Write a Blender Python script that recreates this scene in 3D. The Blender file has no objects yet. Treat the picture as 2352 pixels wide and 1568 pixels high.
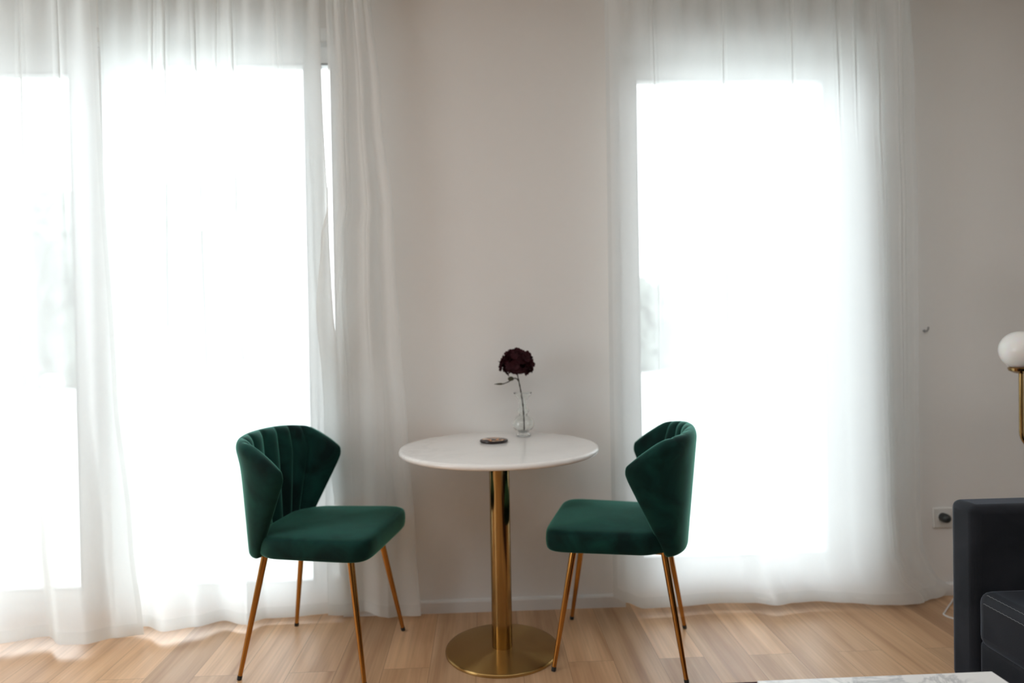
import bpy, bmesh, math, random
from math import sin, cos, pi, radians
from mathutils import Vector, Matrix, noise

random.seed(7)
S = bpy.context.scene
COL = S.collection

# ------------------------------------------------------------------ camera
cam_data = bpy.data.cameras.new('camera')
cam = bpy.data.objects.new('camera', cam_data)
COL.objects.link(cam)
S.camera = cam
cam_data.sensor_width = 36.0
cam_data.lens = 24.0
cam_data.clip_start = 0.02
cam_data.clip_end = 300
_yaw, _pitch, _roll = radians(2.5), radians(-0.69), radians(1.0)
_f = Vector((sin(_yaw) * cos(_pitch), cos(_yaw) * cos(_pitch), sin(_pitch)))
_r0 = Vector((cos(_yaw), -sin(_yaw), 0))
_u0 = _r0.cross(_f)
_r = _r0 * cos(_roll) - _u0 * sin(_roll)
_u = _r0 * sin(_roll) + _u0 * cos(_roll)
cam.matrix_world = Matrix(((_r.x, _u.x, -_f.x, 0), (_r.y, _u.y, -_f.y, -2.755),
                           (_r.z, _u.z, -_f.z, 1.12), (0, 0, 0, 1)))
cam_data.dof.use_dof = True
cam_data.dof.focus_distance = 1.75
cam_data.dof.aperture_fstop = 1.8

# ------------------------------------------------------------------ sky, exposure
W = bpy.data.worlds.new('overcast_sky')
S.world = W
W.use_nodes = True
wn = W.node_tree.nodes
wl = W.node_tree.links
bg = wn['Background']
bg.inputs['Strength'].default_value = 9.2
bg.inputs['Color'].default_value = (0.90, 0.96, 1.0, 1)
S.view_settings.view_transform = 'Standard'
S.view_settings.look = 'None'
S.view_settings.gamma = 1
S.view_settings.use_curve_mapping = False
S.view_settings.exposure = 0.06
S.cycles.max_bounces = 14
S.cycles.diffuse_bounces = 7
S.cycles.glossy_bounces = 6
S.cycles.transmission_bounces = 10
S.cycles.transparent_max_bounces = 24
S.cycles.caustics_reflective = False
S.cycles.caustics_refractive = False
S.cycles.sample_clamp_indirect = 6


def portal(x0, x1, z0, z1):
    ld = bpy.data.lights.new('sky_portal', 'AREA')
    ld.shape = 'RECTANGLE'
    ld.size, ld.size_y = x1 - x0, z1 - z0
    ld.cycles.is_portal = True
    o = bpy.data.objects.new('sky_portal', ld)
    COL.objects.link(o)
    o.location = ((x0 + x1) / 2, 0.20, (z0 + z1) / 2)
    o.rotation_euler = (radians(-90), 0, 0)      # faces into the room (-y)


portal(-3.2, -0.573, 0.0, 2.345)
portal(0.546, 1.64, 0.0, 2.325)


def fill_light(loc, rot, sx, sy, power, col):
    ld = bpy.data.lights.new('fill_light', 'AREA')
    ld.shape = 'RECTANGLE'
    ld.size, ld.size_y = sx, sy
    ld.energy = power
    ld.color = col
    o = bpy.data.objects.new('fill_light', ld)
    COL.objects.link(o)
    o.location = loc
    o.rotation_euler = rot


# added fill, out of view: area lamps under the ceiling and at the left wall
fill_light((-.3, -2.2, 2.46), (0, 0, 0), 4.4, 1.2, 25, (.97, .985, 1.0))
fill_light((-3.55, -2.3, 1.4), (radians(-90), 0, radians(90)), 1.6, 1.8, 32, (.90, .96, 1.0))


# ------------------------------------------------------------------ helpers
def mesh_obj(name, verts, faces, mat=None, parent=None, smooth=True, auto=None, kind=None):
    me = bpy.data.meshes.new(name)
    me.from_pydata([tuple(v) for v in verts], [], faces)
    bm = bmesh.new()
    bm.from_mesh(me)
    bmesh.ops.recalc_face_normals(bm, faces=bm.faces)
    bm.to_mesh(me)
    bm.free()
    if mat:
        me.materials.append(mat)
    for p in me.polygons:
        p.use_smooth = smooth
    if auto is not None:
        me.set_sharp_from_angle(angle=radians(auto))
    o = bpy.data.objects.new(name, me)
    COL.objects.link(o)
    if parent:
        o.parent = parent
    if kind:
        o['kind'] = kind
    return o


def tag(o, label, cat, group=None):
    o['label'] = label
    o['category'] = cat
    if group:
        o['group'] = group
    return o


def empty(name, loc, rz=0):
    o = bpy.data.objects.new(name, None)
    o.empty_display_size = 0.1
    COL.objects.link(o)
    o.location = loc
    o.rotation_euler = (0, 0, rz)
    return o


class MB:
    def __init__(s):
        s.v, s.f = [], []

    def add(s, v, f):
        n = len(s.v)
        s.v += [tuple(p) for p in v]
        s.f += [tuple(i + n for i in q) for q in f]

    def box(s, x0, x1, y0, y1, z0, z1):
        s.add([(x0, y0, z0), (x1, y0, z0), (x1, y1, z0), (x0, y1, z0),
               (x0, y0, z1), (x1, y0, z1), (x1, y1, z1), (x0, y1, z1)],
              [(0, 3, 2, 1), (4, 5, 6, 7), (0, 1, 5, 4), (1, 2, 6, 5), (2, 3, 7, 6), (3, 0, 4, 7)])

    def rings(s, rings, close0=True, close1=True):
        n = len(rings[0])
        v = [p for r in rings for p in r]
        f = []
        for i in range(len(rings) - 1):
            for j in range(n):
                k = (j + 1) % n
                f.append((i * n + j, i * n + k, (i + 1) * n + k, (i + 1) * n + j))
        if close0:
            f.append(tuple(range(n - 1, -1, -1)))
        if close1:
            f.append(tuple((len(rings) - 1) * n + j for j in range(n)))
        s.add(v, f)

    def tube(s, pts, rad, n=12, caps=True):
        pts = [Vector(p) for p in pts]
        if not isinstance(rad, (list, tuple)):
            rad = [rad] * len(pts)
        rings = []
        ref = None
        for i, p in enumerate(pts):
            a = pts[max(i - 1, 0)]
            b = pts[min(i + 1, len(pts) - 1)]
            d = (b - a).normalized()
            if ref is None:
                ref = Vector((0, 0, 1)) if abs(d.z) < .9 else Vector((1, 0, 0))
            e1 = (ref - d * ref.dot(d)).normalized()
            ref = e1
            e2 = d.cross(e1)
            rings.append([p + (e1 * cos(2 * pi * k / n) + e2 * sin(2 * pi * k / n)) * rad[i] for k in range(n)])
        s.rings(rings, caps, caps)

    def lathe(s, prof, n=48, cx=0, cy=0, close=True):
        rings = [[(cx + r * cos(2 * pi * k / n), cy + r * sin(2 * pi * k / n), z) for k in range(n)] for r, z in prof]
        s.rings(rings, close, close)

    def obj(s, name, mat, parent=None, smooth=True, auto=40, kind=None):
        return mesh_obj(name, s.v, s.f, mat, parent, smooth, auto if smooth else None, kind)


def bevel(o, w, seg=3):
    m = o.modifiers.new('bevel', 'BEVEL')
    m.width = w
    m.segments = seg
    m.limit_method = 'ANGLE'
    return o


def subsurf(o, lv=1):
    m = o.modifiers.new('subsurf', 'SUBSURF')
    m.levels = lv
    m.render_levels = lv
    return o


def smooth_path(pts, per=8):
    """Catmull-Rom through the points."""
    P = [Vector(p) for p in pts]
    P = [P[0] * 2 - P[1]] + P + [P[-1] * 2 - P[-2]]
    out = []
    for i in range(1, len(P) - 2):
        a, b, c, d = P[i - 1], P[i], P[i + 1], P[i + 2]
        for k in range(per):
            t = k / per
            out.append(0.5 * ((2 * b) + (c - a) * t + (2 * a - 5 * b + 4 * c - d) * t * t + (3 * b - a - 3 * c + d) * t ** 3))
    out.append(P[-2])
    return out


# ------------------------------------------------------------------ materials
def mat(name):
    m = bpy.data.materials.new(name)
    m.use_nodes = True
    return m, m.node_tree.nodes, m.node_tree.links


def principled(name, col, rough=.5, metal=0.0, bump=0.0, bscale=200, spec=.5, var=0.0, vscale=5, **kw):
    m, n, l = mat(name)
    b = n['Principled BSDF']
    b.inputs['Base Color'].default_value = (*col, 1)
    b.inputs['Roughness'].default_value = rough
    b.inputs['Metallic'].default_value = metal
    b.inputs['Specular IOR Level'].default_value = spec
    for k, v in kw.items():
        b.inputs[k.replace('_', ' ')].default_value = v
    tc = n.new('ShaderNodeTexCoord')
    if var:
        nz = n.new('ShaderNodeTexNoise')
        nz.inputs['Scale'].default_value = vscale
        nz.inputs['Detail'].default_value = 4
        l.new(tc.outputs['Object'], nz.inputs['Vector'])
        mx = n.new('ShaderNodeMix')
        mx.data_type = 'RGBA'
        mx.inputs['A'].default_value = (*[c * (1 - var) for c in col], 1)
        mx.inputs['B'].default_value = (*[min(1, c * (1 + var)) for c in col], 1)
        l.new(nz.outputs['Fac'], mx.inputs['Factor'])
        l.new(mx.outputs['Result'], b.inputs['Base Color'])
    if bump:
        nz = n.new('ShaderNodeTexNoise')
        nz.inputs['Scale'].default_value = bscale
        nz.inputs['Detail'].default_value = 3
        l.new(tc.outputs['Object'], nz.inputs['Vector'])
        bp = n.new('ShaderNodeBump')
        bp.inputs['Strength'].default_value = bump
        bp.inputs['Distance'].default_value = 0.002
        l.new(nz.outputs['Fac'], bp.inputs['Height'])
        l.new(bp.outputs['Normal'], b.inputs['Normal'])
    return m


M_wall = principled('warm_white_paint', (.80, .785, .76), .85, bump=.15, bscale=250, spec=.3)
M_ceil = principled('ceiling_paint', (.84, .84, .83), .9, bump=.1)
M_back = principled('far_room_paint', (.16, .15, .14), .9, bump=.1)
M_trim = principled('white_skirting_lacquer', (.74, .73, .71), .4)
M_pvc = principled('white_window_frame', (.82, .83, .83), .35)
M_gasket = principled('grey_rubber_seal', (.32, .32, .32), .6)
M_brass = principled('brushed_brass', (.36, .235, .095), .13, metal=1.0, bump=.03, bscale=60)
M_legbrass = principled('polished_brass', (.46, .22, .055), .14, metal=1.0)
M_foot = principled('black_rubber', (.015, .015, .015), .6)
M_opal = principled('opal_glass', (.88, .87, .85), .12, spec=.5, Subsurface_Weight=.3)
M_plastic = principled('white_plastic', (.72, .71, .68), .35)
M_plug = principled('black_plastic', (.02, .025, .025), .4)
M_cord = principled('white_cable_sheath', (.75, .73, .70), .5)
M_stem = principled('dark_twig', (.045, .032, .022), .7, var=.4, vscale=60)
M_leaf = principled('dark_leaf', (.05, .045, .02), .6, var=.3, vscale=60)
M_petal = principled('burgundy_petals', (.030, .003, .006), .7, var=.6, vscale=35, spec=.2)
M_ctbase = principled('black_steel', (.03, .03, .03), .4, metal=.8)


def velvet(name, dark, light, sheen_col, sheen=.9, vscale=9):
    m, n, l = mat(name)
    b = n['Principled BSDF']
    tc = n.new('ShaderNodeTexCoord')
    nz = n.new('ShaderNodeTexNoise')
    nz.inputs['Scale'].default_value = vscale
    nz.inputs['Detail'].default_value = 3
    nz.inputs['Distortion'].default_value = .6
    l.new(tc.outputs['Object'], nz.inputs['Vector'])
    r = n.new('ShaderNodeValToRGB')
    r.color_ramp.elements[0].position = .35
    r.color_ramp.elements[1].position = .7
    r.color_ramp.elements[0].color = (*dark, 1)
    r.color_ramp.elements[1].color = (*light, 1)
    l.new(nz.outputs['Fac'], r.inputs['Fac'])
    l.new(r.outputs['Color'], b.inputs['Base Color'])
    b.inputs['Roughness'].default_value = .75
    b.inputs['Specular IOR Level'].default_value = .15
    b.inputs['Sheen Weight'].default_value = sheen
    b.inputs['Sheen Roughness'].default_value = .33
    b.inputs['Sheen Tint'].default_value = (*sheen_col, 1)
    fz = n.new('ShaderNodeTexNoise')
    fz.inputs['Scale'].default_value = 500
    l.new(tc.outputs['Object'], fz.inputs['Vector'])
    bp = n.new('ShaderNodeBump')
    bp.inputs['Strength'].default_value = .25
    bp.inputs['Distance'].default_value = .001
    l.new(fz.outputs['Fac'], bp.inputs['Height'])
    l.new(bp.outputs['Normal'], b.inputs['Normal'])
    return m


M_green = velvet('green_velvet', (.001, .012, .011), (.004, .046, .036), (.24, .76, .61), 1.0)
M_sofa = velvet('charcoal_velvet', (.014, .016, .020), (.026, .028, .034), (.55, .60, .72), .35, 6)
M_thread = principled('grey_thread', (.12, .12, .13), .7)


def glass_vase():
    m, n, l = mat('clear_glass')
    b = n['Principled BSDF']
    b.inputs['Transmission Weight'].default_value = 1
    b.inputs['Roughness'].default_value = .01
    b.inputs['IOR'].default_value = 1.45
    b.inputs['Base Color'].default_value = (.97, .99, .98, 1)
    return m


M_glass = glass_vase()


def pane_mat():
    m, n, l = mat('window_glass')
    n.remove(n['Principled BSDF'])
    t = n.new('ShaderNodeBsdfTransparent')
    t.inputs['Color'].default_value = (.955, .965, .965, 1)
    g = n.new('ShaderNodeBsdfGlossy')
    g.inputs['Roughness'].default_value = .02
    fr = n.new('ShaderNodeFresnel')
    fr.inputs['IOR'].default_value = 1.45
    mx = n.new('ShaderNodeMixShader')
    l.new(fr.outputs['Fac'], mx.inputs['Fac'])
    l.new(t.outputs[0], mx.inputs[1])
    l.new(g.outputs[0], mx.inputs[2])
    l.new(mx.outputs[0], n['Material Output'].inputs['Surface'])
    return m


M_pane = pane_mat()


def sheer(name, trans):
    """thin woven voile: part of the light goes straight through, the rest is scattered
    to both sides; the weave closes up where it is seen or lit at a slant."""
    m, n, l = mat(name)
    n.remove(n['Principled BSDF'])
    tr = n.new('ShaderNodeBsdfTransparent')
    tl = n.new('ShaderNodeBsdfTranslucent')
    tl.inputs['Color'].default_value = (.94, .965, .965, 1)
    df = n.new('ShaderNodeBsdfDiffuse')
    df.inputs['Color'].default_value = (.90, .90, .885, 1)
    a = n.new('ShaderNodeMixShader')
    a.inputs['Fac'].default_value = .58
    l.new(df.outputs[0], a.inputs[1])
    l.new(tl.outputs[0], a.inputs[2])
    lw = n.new('ShaderNodeLayerWeight')
    lw.inputs['Blend'].default_value = .5
    # weave texture gives a faint irregular cloth
    tc = n.new('ShaderNodeTexCoord')
    mp = n.new('ShaderNodeMapping')
    mp.inputs['Scale'].default_value = (120, 120, 30)
    l.new(tc.outputs['Object'], mp.inputs['Vector'])
    nz = n.new('ShaderNodeTexNoise')
    nz.inputs['Scale'].default_value = 1
    nz.inputs['Detail'].default_value = 2
    l.new(mp.outputs[0], nz.inputs['Vector'])
    # opacity = 1 - trans ** (1/cos)
    c = n.new('ShaderNodeMath'); c.operation = 'SUBTRACT'
    c.inputs[0].default_value = 1.0
    l.new(lw.outputs['Facing'], c.inputs[1])
    c2 = n.new('ShaderNodeMath'); c2.operation = 'MAXIMUM'
    l.new(c.outputs[0], c2.inputs[0]); c2.inputs[1].default_value = .12
    iv = n.new('ShaderNodeMath'); iv.operation = 'DIVIDE'
    iv.inputs[0].default_value = 1.0
    l.new(c2.outputs[0], iv.inputs[1])
    pw = n.new('ShaderNodeMath'); pw.operation = 'POWER'
    pw.inputs[0].default_value = trans
    l.new(iv.outputs[0], pw.inputs[1])
    ad = n.new('ShaderNodeMath'); ad.operation = 'MULTIPLY_ADD'
    l.new(nz.outputs['Fac'], ad.inputs[0]); ad.inputs[1].default_value = .10; ad.inputs[2].default_value = .95
    ml = n.new('ShaderNodeMath'); ml.operation = 'MULTIPLY'
    l.new(pw.outputs[0], ml.inputs[0]); l.new(ad.outputs[0], ml.inputs[1])
    mx = n.new('ShaderNodeMixShader')
    l.new(ml.outputs[0], mx.inputs['Fac'])
    l.new(a.outputs[0], mx.inputs[1])
    l.new(tr.outputs[0], mx.inputs[2])
    l.new(mx.outputs[0], n['Material Output'].inputs['Surface'])
    return m


M_sheer = sheer('white_voile', .24)
M_hem = sheer('white_voile_hem', .30)


def floor_mat():
    m, n, l = mat('oak_plank_floor')
    b = n['Principled BSDF']
    tc = n.new('ShaderNodeTexCoord')
    mp = n.new('ShaderNodeMapping')
    mp.inputs['Rotation'].default_value = (0, 0, radians(90))
    mp.inputs['Location'].default_value = (.31, .04, 0)
    l.new(tc.outputs['Object'], mp.inputs['Vector'])
    br = n.new('ShaderNodeTexBrick')
    br.offset = .37
    br.offset_frequency = 2
    br.inputs['Scale'].default_value = 1
    br.inputs['Brick Width'].default_value = 1.22
    br.inputs['Row Height'].default_value = .156
    br.inputs['Mortar Size'].default_value = .0007
    br.inputs['Mortar Smooth'].default_value = .3
    br.inputs['Bias'].default_value = 0
    br.inputs['Color1'].default_value = (0, 0, 0, 1)
    br.inputs['Color2'].default_value = (1, 1, 1, 1)
    br.inputs['Mortar'].default_value = (.5, .5, .5, 1)
    l.new(mp.outputs[0], br.inputs['Vector'])
    # grain, shifted per plank
    sc = n.new('ShaderNodeVectorMath'); sc.operation = 'SCALE'
    sc.inputs['Scale'].default_value = 9.2
    l.new(br.outputs['Color'], sc.inputs[0])
    av = n.new('ShaderNodeVectorMath'); av.operation = 'ADD'
    l.new(mp.outputs[0], av.inputs[0]); l.new(sc.outputs[0], av.inputs[1])
    m2 = n.new('ShaderNodeMapping')
    m2.inputs['Scale'].default_value = (1.1, 13, 1)
    l.new(av.outputs[0], m2.inputs['Vector'])
    nz = n.new('ShaderNodeTexNoise')
    nz.inputs['Scale'].default_value = 1
    nz.inputs['Detail'].default_value = 5
    nz.inputs['Distortion'].default_value = .5
    l.new(m2.outputs[0], nz.inputs['Vector'])
    m3 = n.new('ShaderNodeMapping')
    m3.inputs['Scale'].default_value = (2.5, 120, 1)
    l.new(av.outputs[0], m3.inputs['Vector'])
    nf = n.new('ShaderNodeTexNoise')
    nf.inputs['Scale'].default_value = 1
    nf.inputs['Detail'].default_value = 3
    l.new(m3.outputs[0], nf.inputs['Vector'])
    r = n.new('ShaderNodeValToRGB')
    e = r.color_ramp.elements
    e[0].position = .28; e[0].color = (.42, .235, .125, 1)
    e[1].position = .75; e[1].color = (.72, .48, .295, 1)
    x = e.new(.5); x.color = (.58, .36, .205, 1)
    l.new(nz.outputs['Fac'], r.inputs['Fac'])
    r2 = n.new('ShaderNodeValToRGB')
    r2.color_ramp.elements[0].position = .0; r2.color_ramp.elements[0].color = (.84, .82, .80, 1)
    r2.color_ramp.elements[1].position = 1.; r2.color_ramp.elements[1].color = (1.16, 1.13, 1.08, 1)
    l.new(br.outputs['Color'], r2.inputs['Fac'])
    mu = n.new('ShaderNodeMix'); mu.data_type = 'RGBA'; mu.blend_type = 'MULTIPLY'
    mu.inputs['Factor'].default_value = 1
    l.new(r.outputs['Color'], mu.inputs['A']); l.new(r2.outputs['Color'], mu.inputs['B'])
    r3 = n.new('ShaderNodeValToRGB')
    r3.color_ramp.elements[0].position = .3; r3.color_ramp.elements[0].color = (.90, .89, .88, 1)
    r3.color_ramp.elements[1].position = .7; r3.color_ramp.elements[1].color = (1.08, 1.08, 1.08, 1)
    l.new(nf.outputs['Fac'], r3.inputs['Fac'])
    mu2 = n.new('ShaderNodeMix'); mu2.data_type = 'RGBA'; mu2.blend_type = 'MULTIPLY'
    mu2.inputs['Factor'].default_value = 1
    l.new(mu.outputs['Result'], mu2.inputs['A']); l.new(r3.outputs['Color'], mu2.inputs['B'])
    mo = n.new('ShaderNodeMix'); mo.data_type = 'RGBA'
    mo.inputs['B'].default_value = (.22, .12, .06, 1)
    l.new(br.outputs['Fac'], mo.inputs['Factor'])
    l.new(mu2.outputs['Result'], mo.inputs['A'])
    l.new(mo.outputs['Result'], b.inputs['Base Color'])
    b.inputs['Roughness'].default_value = .36
    b.inputs['Specular IOR Level'].default_value = .5
    bp = n.new('ShaderNodeBump')
    bp.inputs['Strength'].default_value = .12
    bp.inputs['Distance'].default_value = .001
    l.new(nf.outputs['Fac'], bp.inputs['Height'])
    l.new(bp.outputs['Normal'], b.inputs['Normal'])
    return m


M_floor = floor_mat()


def marble(name, rough, scale, base=(.80, .79, .76), vein=(.42, .42, .43)):
    m, n, l = mat(name)
    b = n['Principled BSDF']
    tc = n.new('ShaderNodeTexCoord')
    nz = n.new('ShaderNodeTexNoise')
    nz.inputs['Scale'].default_value = scale
    nz.inputs['Detail'].default_value = 8
    nz.inputs['Roughness'].default_value = .6
    nz.inputs['Distortion'].default_value = 1.6
    l.new(tc.outputs['Object'], nz.inputs['Vector'])
    s = n.new('ShaderNodeMath'); s.operation = 'SUBTRACT'
    l.new(nz.outputs['Fac'], s.inputs[0]); s.inputs[1].default_value = .5
    a = n.new('ShaderNodeMath'); a.operation = 'ABSOLUTE'
    l.new(s.outputs[0], a.inputs[0])
    r = n.new('ShaderNodeValToRGB')
    r.color_ramp.elements[0].position = 0; r.color_ramp.elements[0].color = (*vein, 1)
    r.color_ramp.elements[1].position = .05; r.color_ramp.elements[1].color = (*base, 1)
    l.new(a.outputs[0], r.inputs['Fac'])
    nb = n.new('ShaderNodeTexNoise')
    nb.inputs['Scale'].default_value = scale * .8
    l.new(tc.outputs['Object'], nb.inputs['Vector'])
    rb = n.new('ShaderNodeValToRGB')
    rb.color_ramp.elements[0].position = .45; rb.color_ramp.elements[0].color = (0, 0, 0, 1)
    rb.color_ramp.elements[1].position = .7; rb.color_ramp.elements[1].color = (1, 1, 1, 1)
    l.new(nb.outputs['Fac'], rb.inputs['Fac'])
    mx = n.new('ShaderNodeMix'); mx.data_type = 'RGBA'
    mx.inputs['A'].default_value = (*base, 1)
    l.new(rb.outputs['Color'], mx.inputs['Factor'])
    l.new(r.outputs['Color'], mx.inputs['B'])
    l.new(mx.outputs['Result'], b.inputs['Base Color'])
    b.inputs['Roughness'].default_value = rough
    return m


M_marble = marble('polished_white_marble', .14, 3.0, (.88, .87, .85), (.76, .75, .74))
M_marble2 = marble('veined_white_marble', .25, 6.0, (.80, .80, .79), (.30, .32, .35))


def aniso_brass():
    m, n, l = mat('radially_brushed_brass')
    b = n['Principled BSDF']
    b.inputs['Base Color'].default_value = (.50, .32, .12, 1)
    b.inputs['Metallic'].default_value = 1
    b.inputs['Roughness'].default_value = .30
    b.inputs['Anisotropic'].default_value = .95
    t = n.new('ShaderNodeTangent')
    t.direction_type = 'RADIAL'
    t.axis = 'Z'
    b.inputs['Anisotropic Rotation'].default_value = .25
    l.new(t.outputs[0], b.inputs['Tangent'])
    return m


M_disc = aniso_brass()


def coaster_mat():
    m, n, l = mat('agate_print')
    b = n['Principled BSDF']
    tc = n.new('ShaderNodeTexCoord')
    nz = n.new('ShaderNodeTexNoise')
    nz.inputs['Scale'].default_value = 26
    nz.inputs['Detail'].default_value = 2
    nz.inputs['Distortion'].default_value = 1.2
    l.new(tc.outputs['Object'], nz.inputs['Vector'])
    r = n.new('ShaderNodeValToRGB')
    r.color_ramp.interpolation = 'EASE'
    e = r.color_ramp.elements
    e[0].position = .40; e[0].color = (.015, .008, .006, 1)
    e[1].position = .62; e[1].color = (.75, .62, .48, 1)
    x = e.new(.49); x.color = (.10, .03, .015, 1)
    x = e.new(.54); x.color = (.70, .27, .06, 1)
    l.new(nz.outputs['Fac'], r.inputs['Fac'])
    l.new(r.outputs['Color'], b.inputs['Base Color'])
    b.inputs['Roughness'].default_value = .2
    return m


M_agate = coaster_mat()
M_coaster = principled('black_lacquer', (.018, .010, .009), .25)

# ------------------------------------------------------------------ room shell
XL, XR, YB, ZC = -3.6, 2.29, -5.4, 2.50
WY = .30          # wall thickness


def struct_box(name, m, *b):
    q = MB()
    q.box(*b)
    return q.obj(name, m, smooth=False, kind='structure')


struct_box('floor', M_floor, XL, XR, YB, .30, -.12, 0)
struct_box('ceiling', M_ceil, XL, XR, YB, .30, ZC, ZC + .15)
# window wall in one mesh with two openings
q = MB()
q.box(XL, -3.2, 0, WY, 0, ZC)
q.box(-3.2, -.573, 0, WY, 2.345, ZC)
q.box(-.573, .546, 0, WY, 0, ZC)
q.box(.546, 1.64, 0, WY, 2.325, ZC)
q.box(1.64, XR, 0, WY, 0, ZC)
q.obj('wall_back', M_wall, smooth=False, kind='structure')
struct_box('wall_right', M_wall, XR, XR + .15, YB, WY, 0, ZC)
struct_box('wall_left', M_wall, XL - .15, XL, YB, WY, 0, ZC)
struct_box('wall_front', M_back, XL, XR, YB - .15, YB, 0, ZC)


def skirting(name, x0, x1):
    prof = [(0, 0), (-.015, 0), (-.015, .042), (-.012, .047), (-.006, .050), (0, .050)]
    q = MB()
    q.rings([[(x, y, z) for y, z in prof] for x in (x0, x1)])
    q.obj(name, M_trim, smooth=False, kind='structure')


skirting('baseboard_center', -.573, .564)
skirting('baseboard_right', 1.64, XR)


# ------------------------------------------------------------------ windows
def frame_ring(q, x0, x1, z0, z1, w, y0, y1, wb=None, wt=None):
    wb = w if wb is None else wb
    wt = w if wt is None else wt
    q.box(x0, x0 + w, y0, y1, z0, z1)
    q.box(x1 - w, x1, y0, y1, z0, z1)
    q.box(x0 + w, x1 - w, y0, y1, z0, z0 + wb)
    q.box(x0 + w, x1 - w, y0, y1, z1 - wt, z1)


def window_unit(name, x0, x1, z1, glass, label=None):
    """glass: list of (gx0, gx1, gz0, gz1) clear openings"""
    root = empty(name, ((x0 + x1) / 2, .13, 0))
    root['kind'] = 'structure'
    cx, cy = (x0 + x1) / 2, .13

    def loc(q):
        q.v = [(a - cx, b - cy, c) for a, b, c in q.v]
        return q
    # outer frame, filled between the sashes
    q = MB()
    q.box(x0, x1, .13, .20, 0, .05)
    top = max(g[3] for g in glass) + .075
    q.box(x0, x1, .13, .20, top, z1)
    glass = [g if len(g) == 5 else (*g, .075) for g in glass]
    xs = [x0] + [v for g in glass for v in (g[0] - g[4], g[1] + g[4])] + [x1]
    for a, b in zip(xs[::2], xs[1::2]):
        if b > a + .002:
            q.box(a, b, .13, .20, .05, top)
    bevel(loc(q).obj('window_frame', M_pvc, root, smooth=False), .004, 2)
    for gx0, gx1, gz0, gz1, sw_ in glass:
        q = MB()
        frame_ring(q, gx0 - sw_, gx1 + sw_, .05, top, sw_, .115, .185, gz0 - .05, top - gz1)
        s = loc(q).obj('sash', M_pvc, root, smooth=False)
        bevel(s, .005, 2)
        q = MB()
        frame_ring(q, gx0 - .003, gx1 + .003, gz0 - .003, gz1 + .003, .007, .112, .117)
        loc(q).obj('seal', M_gasket, s, smooth=False)
        q = MB()
        q.box(gx0 - .01, gx1 + .01, .150, .156, gz0 - .01, gz1 + .01)
        loc(q).obj('pane', M_pane, s, smooth=False)
    return root


wl_ = window_unit('window_1', -3.2, -.573, 2.345,
                  [(-2.75, -1.66, .10, 2.212), (-1.478, -.716, .10, 2.246, .028), (-.655, -.606, .10, 2.246, .028)])
# small dark grey bracket fixed to the frame head
q = MB()
q.box(.672, .712, -.035, 0, 2.285, 2.345)
bevel(q.obj('latch_block', M_gasket, wl_, smooth=False), .006, 2)
window_unit('window_2', .546, 1.64, 2.325, [(.667, 1.479, .150, 2.183)])


# ------------------------------------------------------------------ curtains
def interp(pts, x):
    if x <= pts[0][0]:
        return pts[0][1]
    for (a, ya), (b, yb) in zip(pts, pts[1:]):
        if x <= b:
            t = (x - a) / (b - a)
            t = t * t * (3 - 2 * t)
            return ya + (yb - ya) * t
    return pts[-1][1]


def sstep(a, b, x):
    t = max(0., min(1., (x - a) / (b - a)))
    return t * t * (3 - 2 * t)


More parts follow.
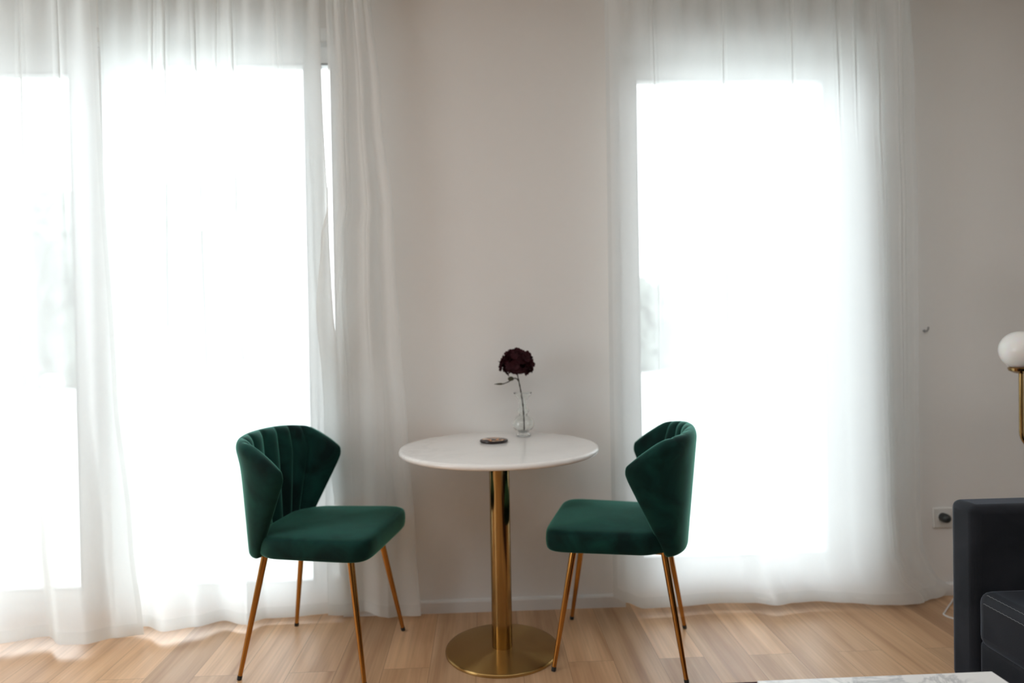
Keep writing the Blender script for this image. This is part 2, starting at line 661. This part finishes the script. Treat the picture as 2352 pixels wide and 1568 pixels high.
def curtain(name, left, right, hem, ytop, label, pleats, npl, zt=2.498, fold_back=None, seed=0, N=420, M=56, mid=None, zhem=None):
    """left/right: [(z, x)] side edges; hem: [(x, y)] course of the hem on plan"""
    rnd = random.Random(seed)
    L = sorted(left)
    R = sorted(right)
    ph = rnd.uniform(0, 6)

    def point(s, t):
        z = zt + (zfun(s) - zt) * t
        xl, xr = interp(L, z), interp(R, z)
        w = xr - xl
        xbl, xbr = interp(L, 0), interp(R, 0)
        ss = s
        fb = 0
        if fold_back and s > 1 - fold_back[0]:
            k = (s - (1 - fold_back[0])) / fold_back[0]
            x = xr - fold_back[1] * k
            fb = .012 * math.sin(min(1, k * 6) * pi / 2)
            ss = 1 - fold_back[0] - (fold_back[1] / w) * k
        elif fold_back:
            x = xl + w * s / (1 - fold_back[0])
        else:
            x = xl + w * s
        u = (x - xl) / w
        xb = xbl + (xbr - xbl) * u
        yh = interp(hem, xb)
        g = sstep(.05, 1, t) * .75 + .25 * t
        top = .014 * sin(2 * pi * npl * u + ph) + .010 * sin(2 * pi * npl * .47 * u + ph * 2)
        top *= (1 - sstep(0, .16, t)) * .88 + .12
        y = ytop * (1 - g) + yh * g + top * (1 - g * .9)
        # soft tall waves
        y += .010 * sin(2 * pi * 3.3 * u + ph) * math.sin(pi * t)
        # narrow overlapping pinch folds hanging from the heading
        for (pc, pw, pa, plen) in pleats:
            q = (u - pc) / (pw / max(w, .1))
            if abs(q) < 1:
                dec = .75 * pa * (1 - sstep(plen * .4, plen, t))
                win = (1 + cos(pi * q)) / 2
                x -= dec * sin(2 * pi * q * .9) * win
                y += dec * .7 * cos(pi * q * 2) * win
        # the cloth stands off the wall, but lies back where the left chair pushes it
        y += fb - .040
        lim = interp([(-1.04, -.30), (-.88, -.028), (-.50, -.028), (-.42, -.085), (-.28, -.118), (-.22, -.125), (-.14, -.30)], x)
        if y < lim:
            k = 1 - sstep(.86, 1.25, z)
            y = y * (1 - k) + (lim + .10 * (y - lim)) * k
        return (x * .982, min(y, -.021), z)

    def zfun(s):
        if zhem:
            return interp(zhem, s) + .012
        return .022 + .006 * sin(9 * s + ph)

    def grid(s0, s1, t0, t1, n, m, dy=0):
        v, f = [], []
        for j in range(m + 1):
            for i in range(n + 1):
                p = point(s0 + (s1 - s0) * i / n, t0 + (t1 - t0) * j / m)
                v.append((p[0], p[1] + dy, p[2]))
        for j in range(m):
            for i in range(n):
                a = j * (n + 1) + i
                f.append((a, a + 1, a + n + 2, a + n + 1))
        return v, f
    v, f = grid(0, 1, 0, 1, N, M)
    o = mesh_obj(name, v, f, M_sheer)
    tag(o, label, 'curtain', 'sheer white window curtains')
    v, f = grid(0, 1, .982, 1, N // 2, 2, -.0015)
    mesh_obj('hem', v, f, M_hem, o)
    v, f = grid(0, .012, 0, .982, 2, M, -.0015)
    mesh_obj('side_hem', v, f, M_hem, o)
    if not fold_back:
        v, f = grid(.988, 1, 0, .982, 2, M, -.0015)
        mesh_obj('side_hem', v, f, M_hem, o)
    return o


rp = random.Random(3)
# far left panel, nearest the room, overlapping its neighbour
curtain('sheer_curtain', [(2.5, -2.75), (0, -2.80)],
        [(2.5, -1.395), (1.9, -1.392), (.925, -1.372), (.4, -1.335), (0, -1.305)],
        [(-2.8, -.13), (-2.5, -.21), (-2.2, -.12), (-2.0, -.20), (-1.80, -.165), (-1.66, -.125), (-1.56, -.20), (-1.48, -.20), (-1.40, -.15), (-1.30, -.12)],
        -.180, 'sheer white curtain panel at the far left, overlapping the next one',
        [(.62, .03, .010, .9), (.80, .025, .012, .55), (.90, .03, .010, .5), (.70, .02, .008, .6)], 14, seed=1)
# middle panel of the left window
curtain('sheer_curtain', [(2.5, -1.43), (0, -1.46)],
        [(2.5, -.605), (2.14, -.603), (1.55, -.590), (.9, -.575), (0, -.50)],
        [(-1.46, -.03), (-1.33, -.06), (-1.23, -.12), (-1.13, -.085), (-1.04, -.025), (-.95, -.06), (-.86, -.125), (-.77, -.115), (-.70, -.05), (-.62, -.03), (-.50, -.03)],
        -.085, 'sheer white curtain panel behind the left green chair, its lit cloth filling the window',
        [(.235, .02, .011, 1.1), (.29, .02, .012, .85), (.425, .02, .011, .95), (.52, .018, .007, .5), (.60, .02, .011, 1.0), (.80, .025, .006, .5)],
        10, fold_back=(.08, .068), seed=2)
# narrow panel hanging over the pier beside the left window
curtain('sheer_curtain', [(2.5, -.578), (2.14, -.574), (1.62, -.586), (1.5, -.615), (1.2, -.64), (0, -.64)],
        [(2.5, -.412), (1.98, -.373), (1.57, -.336), (1.07, -.320), (.76, -.300), (.3, -.278), (0, -.262)],
        [(-.70, -.075), (-.64, -.075), (-.56, -.115), (-.50, -.035), (-.42, -.060), (-.34, -.025), (-.26, -.045)],
        -.095, 'narrow sheer white curtain panel between the left window and the bare wall',
        [(.30, .02, .008, 1.3), (.62, .02, .008, 1.0)], 4.5, seed=5, N=260)
# right window
curtain('sheer_curtain', [(2.5, .505), (1.2, .508), (.08, .512), (0, .522)],
        [(2.5, 1.745), (1.98, 1.757), (1.55, 1.774), (.9, 1.786), (.42, 1.796), (.22, 1.81), (.12, 1.85), (.04, 1.94), (0, 1.96)],
        [(.512, -.030), (.56, -.045), (.63, -.055), (.76, -.05), (.95, -.03), (1.09, -.04), (1.176, -.075), (1.256, -.055), (1.352, -.045),
         (1.463, -.068), (1.59, -.095), (1.675, -.100), (1.743, -.095), (1.84, -.05), (1.94, -.020)],
        -.085, 'sheer white curtain over the right-hand window, beside the wall socket',
        [(.155, .02, .007, .9), (.375, .02, .009, 1.0), (.60, .02, .008, .9), (.745, .02, .012, .3), (.80, .02, .014, .3), (.88, .03, .014, 1.3), (.95, .02, .010, .8)],
        12, seed=4, zhem=[(0, .055), (.03, .035), (.08, .012), (.5, .014), (.9, .008), (.95, .010), (1.0, .035)])


# ------------------------------------------------------------------ bistro table
TX, TY = .052, -.353
t = tag(empty('bistro_table', (TX, TY, 0)), 'round white marble bistro table on a brass pedestal between the two green chairs', 'table')
q = MB()
R, zt, th = .350, .724, .020
prof = [(0.001, zt), (.2, zt), (R - .012, zt)]
for k in range(1, 9):
    a = pi * k / 9
    prof.append((R - .010 + .010 * sin(a), zt - .010 + .010 * cos(a)))
prof += [(R - .012, zt - th), (.0011, zt - th)]
q.lathe(prof, 128)
q.obj('tabletop', M_marble, t, auto=60)
q = MB()
q.lathe([(.09, zt - .0262), (.11, zt - .0255), (.112, zt - .0205), (.002, zt - .0202)], 48)
q.obj('mounting_plate', M_ctbase, t)
q = MB()
q.lathe([(.0355, .014), (.036, .020), (.036, zt - .027), (.034, zt - .026)], 64)
q.obj('pedestal', M_brass, t, auto=60)
q = MB()
q.lathe([(.199, 0), (.2, .002), (.2, .0085), (.1985, .0105), (.195, .0115), (.10, .0135), (.05, .0145), (.036, .0150)], 128)
q.obj('base_disc', M_disc, t, auto=50)

# ------------------------------------------------------------------ chairs
def chair_shell():
    NU, NV = 96, 28
    grooves = [-.63, -.42, -.21, 0, .21, .42, .63]

    def mid(u, v):
        a = abs(u)
        zt = .792 - .030 * a ** 2.0
        if a > .70:
            qq = (a - .70) / .30
            zt -= .104 * (1 - math.sqrt(max(0, 1 - qq * qq)))
        z = .392 + (zt - .392) * v
        k = (z - .395) / .295                      # 0 bottom .. 1 wing tip height
        kk = max(0, min(1.35, k))
        Wd = .158 + .085 * min(1, kk) ** .75
        if kk > 1:
            Wd += .008 * (kk - 1)
        xr = -.205 - .028 * kk
        xf = -.150 + .132 * kk if kk < 1 else -.018 - .03 * (kk - 1) / .35
        if kk > .80:                               # round the tip off
            d = (kk - .80) / .5
            xf -= .05 * d * d
        th = u * pi / 2
        px = abs(sin(th)) ** .86
        lat = Wd * px * (1 if u >= 0 else -1)
        x = xr + (xf - xr) * (1 - max(0.0, cos(th)) ** .80)
        # keep the wings slightly flared
        return Vector((x, lat, z))

    def thick(u, v):
        e = min((1 - abs(u)) / .10, 1)
        e2 = min(v / .03, (1 - v) / .09, 1)
        r = 1
        r *= math.sqrt(max(0, 1 - (1 - e) ** 2))
        r *= math.sqrt(max(0, 1 - (1 - e2) ** 2))
        return r

    V, F = [], []
    outer, inner = [], []
    us = [-1 + 2 * i / NU for i in range(NU + 1)]
    vs = [0, .006, .018, .035, .06] + [.06 + (.90 - .06) * k / (NV - 9) for k in range(1, NV - 9 + 1)] + [.93, .955, .975, .99, 1]
    # denser towards the side rims
    us = sorted(set([round(x, 5) for x in us] + [s * w for s in (-1, 1) for w in (.9995, .998, .995, .990, .985, .975, .965, .945)]))
    for side in (1, 0):
        for v in vs:
            for u in us:
                p = mid(u, v)
                du = (mid(min(1, u + .01), v) - mid(max(-1, u - .01), v))
                dv = (mid(u, min(1, v + .02)) - mid(u, max(0, v - .02)))
                nrm = du.cross(dv)
                nrm.normalize()
                # outward from the seat centre
                if nrm.dot(Vector((p.x - .02, p.y, 0))) < 0:
                    nrm = -nrm
                tk = thick(u, v)
                if side:
                    off = .022 * tk
                else:
                    g = 1.0
                    for gc in grooves:
                        d = abs(u - gc) / .030
                        if d < 1:
                            g = min(g, d ** .5)
                    # cushion swell between neighbouring grooves
                    lo = max([c for c in grooves if c <= u] or [-1.02])
                    hi = min([c for c in grooves if c > u] or [1.02])
                    m_ = (u - lo) / (hi - lo)
                    sw = max(0, sin(pi * min(1, max(0, m_)))) ** .65
                    amp = .013 * min(1, v / .15)
                    off = -(.016 + amp * sw - .005 * (1 - g)) * tk
                V.append(p + nrm * off)
    nu, nv = len(us), len(vs)
    for s_ in range(2):
        b = s_ * nu * nv
        for j in range(nv - 1):
            for i in range(nu - 1):
                a = b + j * nu + i
                F.append((a, a + 1, a + nu + 1, a + nu) if s_ == 0 else (a, a + nu, a + nu + 1, a + 1))
    b = nu * nv
    for i in range(nu - 1):
        F.append((i, b + i, b + i + 1, i + 1))
        j = (nv - 1) * nu + i
        F.append((j, j + 1, b + j + 1, b + j))
    for j in range(nv - 1):
        a = j * nu
        F.append((a, a + nu, b + a + nu, b + a))
        a += nu - 1
        F.append((a, b + a, b + a + nu, a + nu))
    return V, F


def seat_mesh():
    n = 88

    def ring(inset, z, dome=0):
        out = []
        for k in range(n):
            a = 2 * pi * k / n
            c, s = cos(a), sin(a)
            e = 2 / 7.5
            x = abs(c) ** e * (1 if c >= 0 else -1)
            y = abs(s) ** e * (1 if s >= 0 else -1)
            X = .027 + x * (.213 - inset)
            hw = .218 + .022 * (X + .15) / .38          # a little wider in front
            hw -= .058 * max(0, min(1, (-.085 - X) / .10)) ** 1.3
            Y = y * (hw - inset)
            out.append((X, Y, z + dome))
        return out
    R = [ring(.05, .400), ring(.014, .401), ring(.006, .403), ring(.002, .408), ring(0, .418), ring(-.001, .435),
         ring(.000, .452), ring(.002, .460), ring(.006, .4655), ring(.013, .4695), ring(.024, .472), ring(.045, .474),
         ring(.08, .477), ring(.13, .480), ring(.19, .4815)]
    q = MB()
    q.rings(R)
    return q


def make_chair(label):
    c = empty('dining_chair', (0, 0, 0))
    tag(c, label, 'chair', 'green velvet dining chairs at the bistro table')
    o = seat_mesh().obj('seat', M_green, c, auto=70)
    v, f = chair_shell()
    me = mesh_obj('backrest', v, f, M_green, c)
    w = me.modifiers.new('weld', 'WELD')
    w.merge_threshold = .0003
    # under frame
    q = MB()
    pts = [(.150, .142), (.150, -.142), (-.150, -.142), (-.150, .142)]
    for (a, b) in zip(pts, pts[1:] + pts[:1]):
        q.tube([(a[0], a[1], .392), (b[0], b[1], .392)], .007, 10)
    q.box(-.02, .02, -.142, .142, .3935, .3985)
    q.obj('seat_frame', M_legbrass, c, auto=60)
    for sx in (1, -1):
        for sy in (1, -1):
            q = MB()
            a = Vector((sx * .148, sy * .142, .3995))
            b = Vector((sx * .213, sy * .207, 0.008))
            q.tube([a, a.lerp(b, .5), b], [.0118, .0098, .0072], 20)
            l = q.obj('leg', M_legbrass, c, auto=60)
            q = MB()
            d = (b - a).normalized()
            q.tube([b - d * .006, b, b + d * .008], [.0078, .0080, .0074], 16)
            q.obj('foot_cap', M_foot, l, auto=60)
    return c


def copy_tree(o, parent=None):
    c = o.copy()
    COL.objects.link(c)
    if parent:
        c.parent = parent
    for ch in list(o.children):
        copy_tree(ch, c)
    return c


ch1 = make_chair('green velvet channel-back chair on the left, its fluted inner back and seat turned to view')
ch2 = copy_tree(ch1)
ch2['label'] = 'green velvet channel-back chair on the right, showing the plain outside of its back'
ch1.location = (-.567, -.327, 0)
ch1.rotation_euler.z = radians(-10.5)
ch2.location = (.479, -.373, 0)
ch2.rotation_euler.z = radians(164.2)

# ------------------------------------------------------------------ things on the table
VX, VY, VZ = .152, -.137, .7242
v_ = tag(empty('glass_vase', (VX, VY, VZ)), 'small clear glass bud vase with a round belly on the marble table', 'vase')
q = MB()
prof = [(.001, 0), (.024, 0), (.027, .002), (.026, .006), (.017, .011), (.018, .016), (.032, .026), (.0405, .038), (.042, .048),
        (.039, .060), (.029, .072), (.018, .079), (.0155, .083), (.021, .091), (.023, .098), (.019, .106), (.0145, .112),
        (.0135, .122), (.0150, .136), (.021, .148), (.031, .158), (.0345, .163), (.035, .168)]
inn = [(.0325, .1675), (.029, .161), (.019, .149), (.0125, .137), (.011, .122), (.012, .112), (.0165, .105), (.0200, .098), (.018, .091),
       (.0125, .083), (.015, .079), (.026, .071), (.0365, .060), (.0395, .048), (.038, .038), (.030, .028), (.016, .019), (.001, .017)]
pts = [Vector((a, 0, b)) for a, b in prof]
q.lathe([(p.x, p.z) for p in smooth_path(pts, 3)] + [(p.x, p.z) for p in smooth_path([Vector((a, 0, b)) for a, b in inn], 3)], 72)
q.obj('vessel', M_glass, v_, auto=80)

f_ = tag(empty('hydrangea_stem', (VX, VY, VZ)), 'dark burgundy hydrangea bloom on a thin twig standing in the glass vase', 'flower')
q = MB()
sp = smooth_path([(.004, .004, .020), (.003, .002, .07), (.0, 0, .12), (-.006, 0, .165), (-.012, 0, .20), (-.019, 0, .235), (-.024, 0, .27)], 6)
q.tube(sp, [.0024 + .0006 * sin(i * 1.7) for i in range(len(sp))], 8)
q.obj('stem', M_stem, f_)
q = MB()
tp = smooth_path([(-.015, 0, .212), (-.024, -.004, .222), (-.036, -.008, .222), (-.052, -.010, .212), (-.066, -.012, .206), (-.078, -.012, .203)], 5)
q.tube(tp, [.0022] * (len(tp) - 8) + [.0017] * 8, 8)
q.obj('twig', M_stem, f_)
q = MB()
# folded little leaf at the twig end
lp = [(-.070, .0, .0), (-.083, .0, .0), (-.096, 0, .0), (-.110, 0, -.0005)]
wd = [.001, .0050, .0038, .0003]
rings = []
for (x, y, z), w in zip(lp, wd):
    rings.append([(x, -.012 + w * 1.2 * cos(2 * pi * k / 10), .203 + z + w * .8 * sin(2 * pi * k / 10)) for k in range(10)])
q.rings(rings)
q.obj('leaf', M_leaf, f_)
q = MB()
# second dark bud tucked under the bloom
rings = []
for k in range(7):
    a = pi * k / 6
    rings.append([(-.045 + .012 * -cos(a), -.010 + .008 * sin(a) * cos(2 * pi * j / 10), .222 + .009 * sin(a) * sin(2 * pi * j / 10)) for j in range(10)])
q.rings(rings)
q.obj('bud', M_leaf, f_)


def floret(q, c, nrm, r, rnd):
    n = nrm.normalized()
    e1 = n.orthogonal().normalized()
    e2 = n.cross(e1)
    a0 = rnd.uniform(0, 6.28)
    for k in range(4):
        a = a0 + k * pi / 2 + rnd.uniform(-.15, .15)
        d = e1 * cos(a) + e2 * sin(a)
        s = n.cross(d)
        cup = rnd.uniform(.1, .7)
        rr = r * rnd.uniform(.85, 1.15)
        cols = []
        for i, (f0, w) in enumerate([(0.05, .12), (.3, .42), (.6, .62), (.85, .52), (1.0, .22)]):
            row = []
            for jj in (-1, -.5, 0, .5, 1):
                p = c + d * (rr * f0) + s * (rr * w * jj) + n * (rr * (cup * f0 * f0 + .12 * jj * jj - .1 * f0))
                row.append(p)
            cols.append(row)
        v = [p for row in cols for p in row]
        th = n * (.0008)
        m_ = len(v)
        v2 = [p - th for p in v]
        f = []
        for i in range(4):
            for jj in range(4):
                A = i * 5 + jj
                f.append((A, A + 1, A + 6, A + 5))
                f.append((m_ + A, m_ + A + 5, m_ + A + 6, m_ + A + 1))
        for i in range(4):
            f.append((i * 5, i * 5 + 5, m_ + i * 5 + 5, m_ + i * 5))
            f.append((i * 5 + 4, m_ + i * 5 + 4, m_ + i * 5 + 9, i * 5 + 9))
        for jj in range(4):
            f.append((jj, m_ + jj, m_ + jj + 1, jj + 1))
            f.append((20 + jj, 21 + jj, m_ + 21 + jj, m_ + 20 + jj))
        q.add(v + v2, f)


rf = random.Random(12)
q = MB()
HC = Vector((-.020, 0, .282))
n_f = 60
for i in range(n_f):
    zz = 1 - 2 * (i + .5) / n_f
    a = i * 2.39996
    rr = math.sqrt(1 - zz * zz)
    d = Vector((rr * cos(a), rr * sin(a), zz))
    d = (d + Vector([rf.uniform(-.18, .18) for _ in range(3)])).normalized()
    rad = .054 * rf.uniform(.82, 1.12)
    p = HC + Vector((d.x * rad * 1.02, d.y * rad, d.z * rad * .88))
    if d.z < -.75:
        continue
    floret(q, p, d, .0175 * rf.uniform(.8, 1.15), rf)
for i in range(34):                               # inner florets closing the gaps
    d = Vector([rf.gauss(0, 1) for _ in range(3)]).normalized()
    floret(q, HC + d * .026, d, .015, rf)
for p in ((-.084, 0, .268), (-.083, .003, .257)):  # two little stray petals at the side
    floret(q, Vector(p), Vector((-.6, -.6, .5)), .008, rf)
mesh = q.obj('flower_head', M_petal, f_, auto=80)
# short pedicels carrying the florets
q = MB()
for i in range(22):
    a = i * 2.4
    d = Vector((cos(a) * .8, sin(a) * .8, rf.uniform(-.4, .9))).normalized()
    b = Vector((-.023, 0, .255))
    q.tube([b, b.lerp(HC + d * .034, .5), HC + d * .036], .0009, 5)
q.obj('pedicels', M_stem, f_)

c_ = tag(empty('drink_coaster', (.036, -.266, .7242)), 'small round dark coaster with an orange and cream patterned top on the marble table', 'coaster')
q = MB()
q.lathe([(.001, 0), (.047, 0), (.0505, .002), (.0515, .0055), (.0505, .0085), (.0475, .0095), (.001, .0095)], 64)
q.obj('tray', M_coaster, c_)
q = MB()
q.lathe([(.001, .0096), (.0435, .0096), (.044, .0102), (.0435, .0106), (.001, .0107)], 64)
o = q.obj('inlay', M_agate, c_)
o['label'] = 'orange and cream patterned top'

# ------------------------------------------------------------------ sofa
sx0, sx1 = 1.40, 2.275
so = tag(empty('sofa', (1.85, -1.6, 0)), 'charcoal velvet sofa with slim square arms along the right wall', 'sofa')


def rbox(name, x0, x1, y0, y1, z0, z1, bw, m, parent, seg=5):
    q = MB()
    ox, oy = 1.85, -1.6
    q.box(x0 - ox, x1 - ox, y0 - oy, y1 - oy, z0, z1)
    o = q.obj(name, m, parent, smooth=True, auto=50)
    b = bevel(o, bw, seg)
    o.modifiers['bevel'].harden_normals = False
    return o


rbox('armrest', sx0, sx1, -.862, -.757,   .060, .600, .024, M_sofa, so)
rbox('armrest', sx0, sx1, -2.70, -2.595,   .060, .600, .024, M_sofa, so)
rbox('base', sx0 + .004, sx1 - .02, -2.59, -.867, .060, .225, .02, M_sofa, so)
for k in range(2):
    y1 = -.868 - k * .862
    cu = rbox('seat_cushion', sx0 - .005, 2.08, y1 - .855, y1, .205, .368, .035, M_sofa, so)
    # double row of stitches along the front top edge
    for r_, (xx, zz) in enumerate(((sx0 + .006, .3600), (sx0 - .0050, .3370))):
        q = MB()
        q.tube([(xx - 1.85, y1 + 1.6 - .035 - .0065 * n_, zz + (.0006 if n_ % 2 else -.0009)) for n_ in range(121)], .0011, 5)
        q.obj('stitching', M_thread, cu)
for k in range(2):
    y1 = -.868 - k * .862
    rbox('back_cushion', 2.06, 2.20, y1 - .85, y1, .34, .585, .05, M_sofa, so)
rbox('backrest', 2.13, sx1, -2.59, -.864, .060, .56, .03, M_sofa, so)
for xx in (sx0 + .06, sx1 - .06):
    for yy in (-.81, -2.65):
        q = MB()
        q.lathe([(.014, 0), (.015, .004), (.020, .062)], 20, xx - 1.85, yy + 1.6)
        q.obj('leg', M_foot, so)

# ------------------------------------------------------------------ rug
M_rug = principled('plum_pile', (.055, .026, .032), .95, bump=.8, bscale=300, spec=.1, var=.5, vscale=40)
q = MB()
q.box(.728, 1.385, -2.5, -.650, .0005, .010)
tag(bevel(q.obj('rug', M_rug, smooth=False), .004, 2), 'dark plum rug under the marble coffee table', 'rug')

# ------------------------------------------------------------------ coffee table
ct = tag(empty('coffee_table', (.80, -1.86, 0)), 'low rectangular table with a grey-veined white marble top in the near right corner', 'table')
q = MB()
q.box(.55 - .80, 1.047 - .80, -2.34 + 1.86, -1.387 + 1.86, .378, .400)
bevel(q.obj('tabletop', M_marble2, ct, smooth=False), .002, 2)
q = MB()
frame_h = .376
for a, b, c, d in ((-.22, .22, .44, .465), (-.22, .22, -.465, -.44), (-.235, -.21, -.465, .465), (.21, .235, -.465, .465)):
    q.box(a, b, c, d, .353, frame_h)
q.obj('apron_frame', M_ctbase, ct, smooth=False)
for a in (-.222, .222):
    for b in (-.452, .452):
        q = MB()
        q.box(a - .012, a + .012, b - .012, b + .012, .0102, .354)
        q.obj('leg', M_ctbase, ct, smooth=False)

# ------------------------------------------------------------------ floor lamp
LX, LY = 1.880, -.45
la = tag(empty('floor_lamp', (LX + .13, LY, 0)), 'brass floor lamp with white globes in the corner behind the sofa', 'lamp')
q = MB()
q.lathe([(.001, 0), (.138, 0), (.14, .003), (.14, .014), (.137, .018), (.03, .021), (.001, .021)], 64)
q.obj('base', M_brass, la)
q = MB()
q.tube([(0, 0, .02), (0, 0, 1.0), (0, 0, 1.42)], .008, 16)
q.obj('pole', M_brass, la)
q = MB()
arc = [(-.13, 0, .950), (-.13, 0, .85), (-.13, 0, .745)]
for k in range(1, 10):
    a = pi / 2 * k / 9
    arc.append((-.13 + .062 * (1 - cos(a)), 0, .745 - .062 * sin(a)))
arc += [(-.03, 0, .683), (0, 0, .683)]
q.tube(arc, .0075, 16)
q.obj('arm', M_brass, la)
for (gx, gz) in ((-.13, 1.030), (0, 1.50)):
    g = MB()
    rings = []
    for k in range(33):
        a = pi * k / 32
        rings.append((max(.0008, .066 * sin(a)), gz - .066 * cos(a)))
    g.lathe(rings, 64, gx, 0)
    go = g.obj('globe_shade', M_opal, la, auto=80)
    h = MB()
    h.lathe([(.007, gz - .082), (.020, gz - .080), (.036, gz - .072), (.040, gz - .0625), (.036, gz - .0585), (.01, gz - .066)], 40, gx, 0)
    h.obj('lamp_holder', M_brass, go)

# ------------------------------------------------------------------ socket, plug, cable, hook
so_ = tag(empty('wall_socket', (1.900, 0, .322)), 'square white wall socket low on the wall beside the right curtain', 'socket')
q = MB()
q.box(-.041, .041, -.009, -.0003, -.041, .041)
bevel(q.obj('cover_plate', M_plastic, so_, smooth=False), .003, 2)
q = MB()
ringsN = 40
q.rings([[(.0 + r * cos(2 * pi * k / ringsN), y, r * sin(2 * pi * k / ringsN)) for k in range(ringsN)] for r, y in ((.024, -.0092), (.024, -.0125), (.021, -.0125), (.0205, -.0095))], True, True)
q.obj('socket_ring', M_plastic, so_)
pl = MB()
pl.rings([[(r * cos(2 * pi * k / 32), y, r * sin(2 * pi * k / 32)) for k in range(32)] for r, y in ((.0185, -.0128), (.019, -.03), (.017, -.042), (.011, -.050), (.006, -.052))])
p_ = pl.obj('power_plug', M_plug)
p_.location = (1.895, 0, .327)
tag(p_, 'black round plug pushed into the wall socket', 'plug')

q = MB()
cp = smooth_path([(2.10, -.34, .0255), (2.06, -.24, .004), (1.99, -.10, .004), (1.925, -.052, .004), (1.86, -.105, .004), (1.785, -.180, .004),
                  (1.764, -.205, .004), (1.775, -.240, .004), (1.83, -.285, .004), (1.90, -.31, .004), (1.86, -.25, .004), (1.825, -.222, .004), (1.90, -.20, .004), (1.97, -.22, .004)], 8)
q.tube(cp, .0032, 8)
tag(q.obj('power_cable', M_cord), 'white cable looped on the floor between the right curtain and the sofa', 'cable')

q = MB()
q.tube([(1.832, -.0003, 1.10), (1.832, -.018, 1.10), (1.832, -.026, 1.106), (1.832, -.028, 1.116)], .0035, 10)
q.rings([[(1.832 + .006 * cos(2 * pi * k / 16), y, 1.10 + .006 * sin(2 * pi * k / 16)) for k in range(16)] for y in (-.0003, -.004)])
tag(q.obj('wall_hook', M_gasket), 'tiny dark hook on the wall at the edge of the right curtain', 'hook')

# ------------------------------------------------------------------ outdoors
M_ground = principled('pale_paving', (.55, .56, .54), .9, var=.08, vscale=.4)
M_crown = principled('winter_foliage', (.17, .19, .17), .9, var=.4, vscale=2)
M_bark = principled('grey_bark', (.26, .25, .24), .9, var=.3, vscale=10)
M_shedw = principled('pale_render', (.42, .42, .40), .9, var=.05)
M_shedr = principled('white_roof_sheet', (.92, .93, .93), .5)
q = MB()
q.box(-120, 120, .30, 160, -.35, -.12)
q.obj('ground', M_ground, smooth=False, kind='structure')


def tree(loc, h, r, seed, label, grp='trees beyond the windows'):
    rn = random.Random(seed)
    t_ = tag(empty('tree', loc), label, 'tree', grp)
    q = MB()
    q.tube([(0, 0, 0), (.05 * r, 0, h * .3), (-.03 * r, 0, h * .6)], [.05 * r + .05, .04 * r + .04, .03], 10)
    q.obj('trunk', M_bark, t_)
    bm = bmesh.new()
    for k in range(14):
        c = Vector((rn.uniform(-.55, .55) * r, rn.uniform(-.5, .5) * r, h * rn.uniform(.08, .80)))
        rr = r * rn.uniform(.32, .55) * (1 - .3 * (c.z / h))
        m_ = Matrix.Translation(c) @ Matrix.Scale(1.15, 4, (0, 0, 1))
        res = bmesh.ops.create_icosphere(bm, subdivisions=4, radius=rr, matrix=m_)
        for vv in res['verts']:
            d = (vv.co - c)
            vv.co += d * (.30 * noise.noise(vv.co * 1.7 + Vector((seed, 0, 0))) + .35 * noise.noise(vv.co * 5.5) + .25 * noise.noise(vv.co * 14))
    me = bpy.data.meshes.new('crown')
    bm.to_mesh(me)
    bm.free()
    me.materials.append(M_crown)
    o = bpy.data.objects.new('crown', me)
    COL.objects.link(o)
    o.parent = t_
    return t_


def bare_tree(loc, h, seed, label):
    rn = random.Random(seed)
    q = MB()

    def branch(p, d, l, r, depth):
        pts = [p]
        for k in range(3):
            d = (d + Vector([rn.uniform(-.18, .18) for _ in range(3)])).normalized()
            pts.append(pts[-1] + d * l / 3)
        q.tube(pts, [r, r * .85, r * .7, r * .55], 6)
        if depth:
            for k in range(4 if depth > 2 else 3):
                nd = (d + Vector((rn.uniform(-.8, .8), rn.uniform(-.8, .8), rn.uniform(-.1, .6)))).normalized()
                branch(pts[rn.choice((2, 3, 3))], nd, l * .68, r * .5, depth - 1)
    branch(Vector((0, 0, 0)), Vector((0, 0, 1)), h * .38, h * .02, 4)
    o = q.obj('bare_tree', M_bark)
    o.location = loc
    tag(o, label, 'tree', 'trees beyond the windows')
    return o


G = -.12
TREES = [((5.2, 19, G), 2.9, 1.7, 'low leafy tree showing faintly at the left side of the right window'),
         ((10.2, 21, G), 4.6, 3.0, 'broad leafy tree showing faintly across the middle of the right window'),
         ((16.6, 23, G), 5.6, 2.9, 'leafy tree showing faintly at the right side of the right window'),
         ((-6.9, 14, G), 6.0, 1.5, 'tall leafy tree showing faintly at the right side of the left window'),
         ((-11.5, 17, G), 5.8, 2.4, 'leafy tree showing faintly in the middle of the left window'),
         ((-20.5, 21, G), 4.6, 2.8, 'low leafy tree showing faintly behind the far left curtain')]
for i, (loc, h, r, lab) in enumerate(TREES):
    tree(loc, h, r, 11 + i, lab)
bare_tree((8.8, 13.5, G), 4.6, 5, 'bare-branched tree showing faintly at upper right of the right window')
bare_tree((-6.3, 9.5, G), 5.0, 8, 'bare-branched tree showing faintly in the left window')
sh = tag(empty('garden_shed', (-11.0, 11.5, G)), 'pale garden shed with a white sloping roof behind the far left curtain', 'shed')
q = MB()
q.box(-1.0, 1.0, -.8, .8, 0, 1.0)
q.obj('walls', M_shedw, sh, smooth=False)
q = MB()
q.add([(-.55, -1.0, 1.02), (.55, -1.0, 1.02), (.55, .9, 1.42), (-.55, .9, 1.42), (-.55, -1.0, 1.07), (.55, -1.0, 1.07), (.55, .9, 1.47), (-.55, .9, 1.47)],
      [(0, 3, 2, 1), (4, 5, 6, 7), (0, 1, 5, 4), (1, 2, 6, 5), (2, 3, 7, 6), (3, 0, 4, 7)])
q.obj('roof', M_shedr, sh, smooth=False)
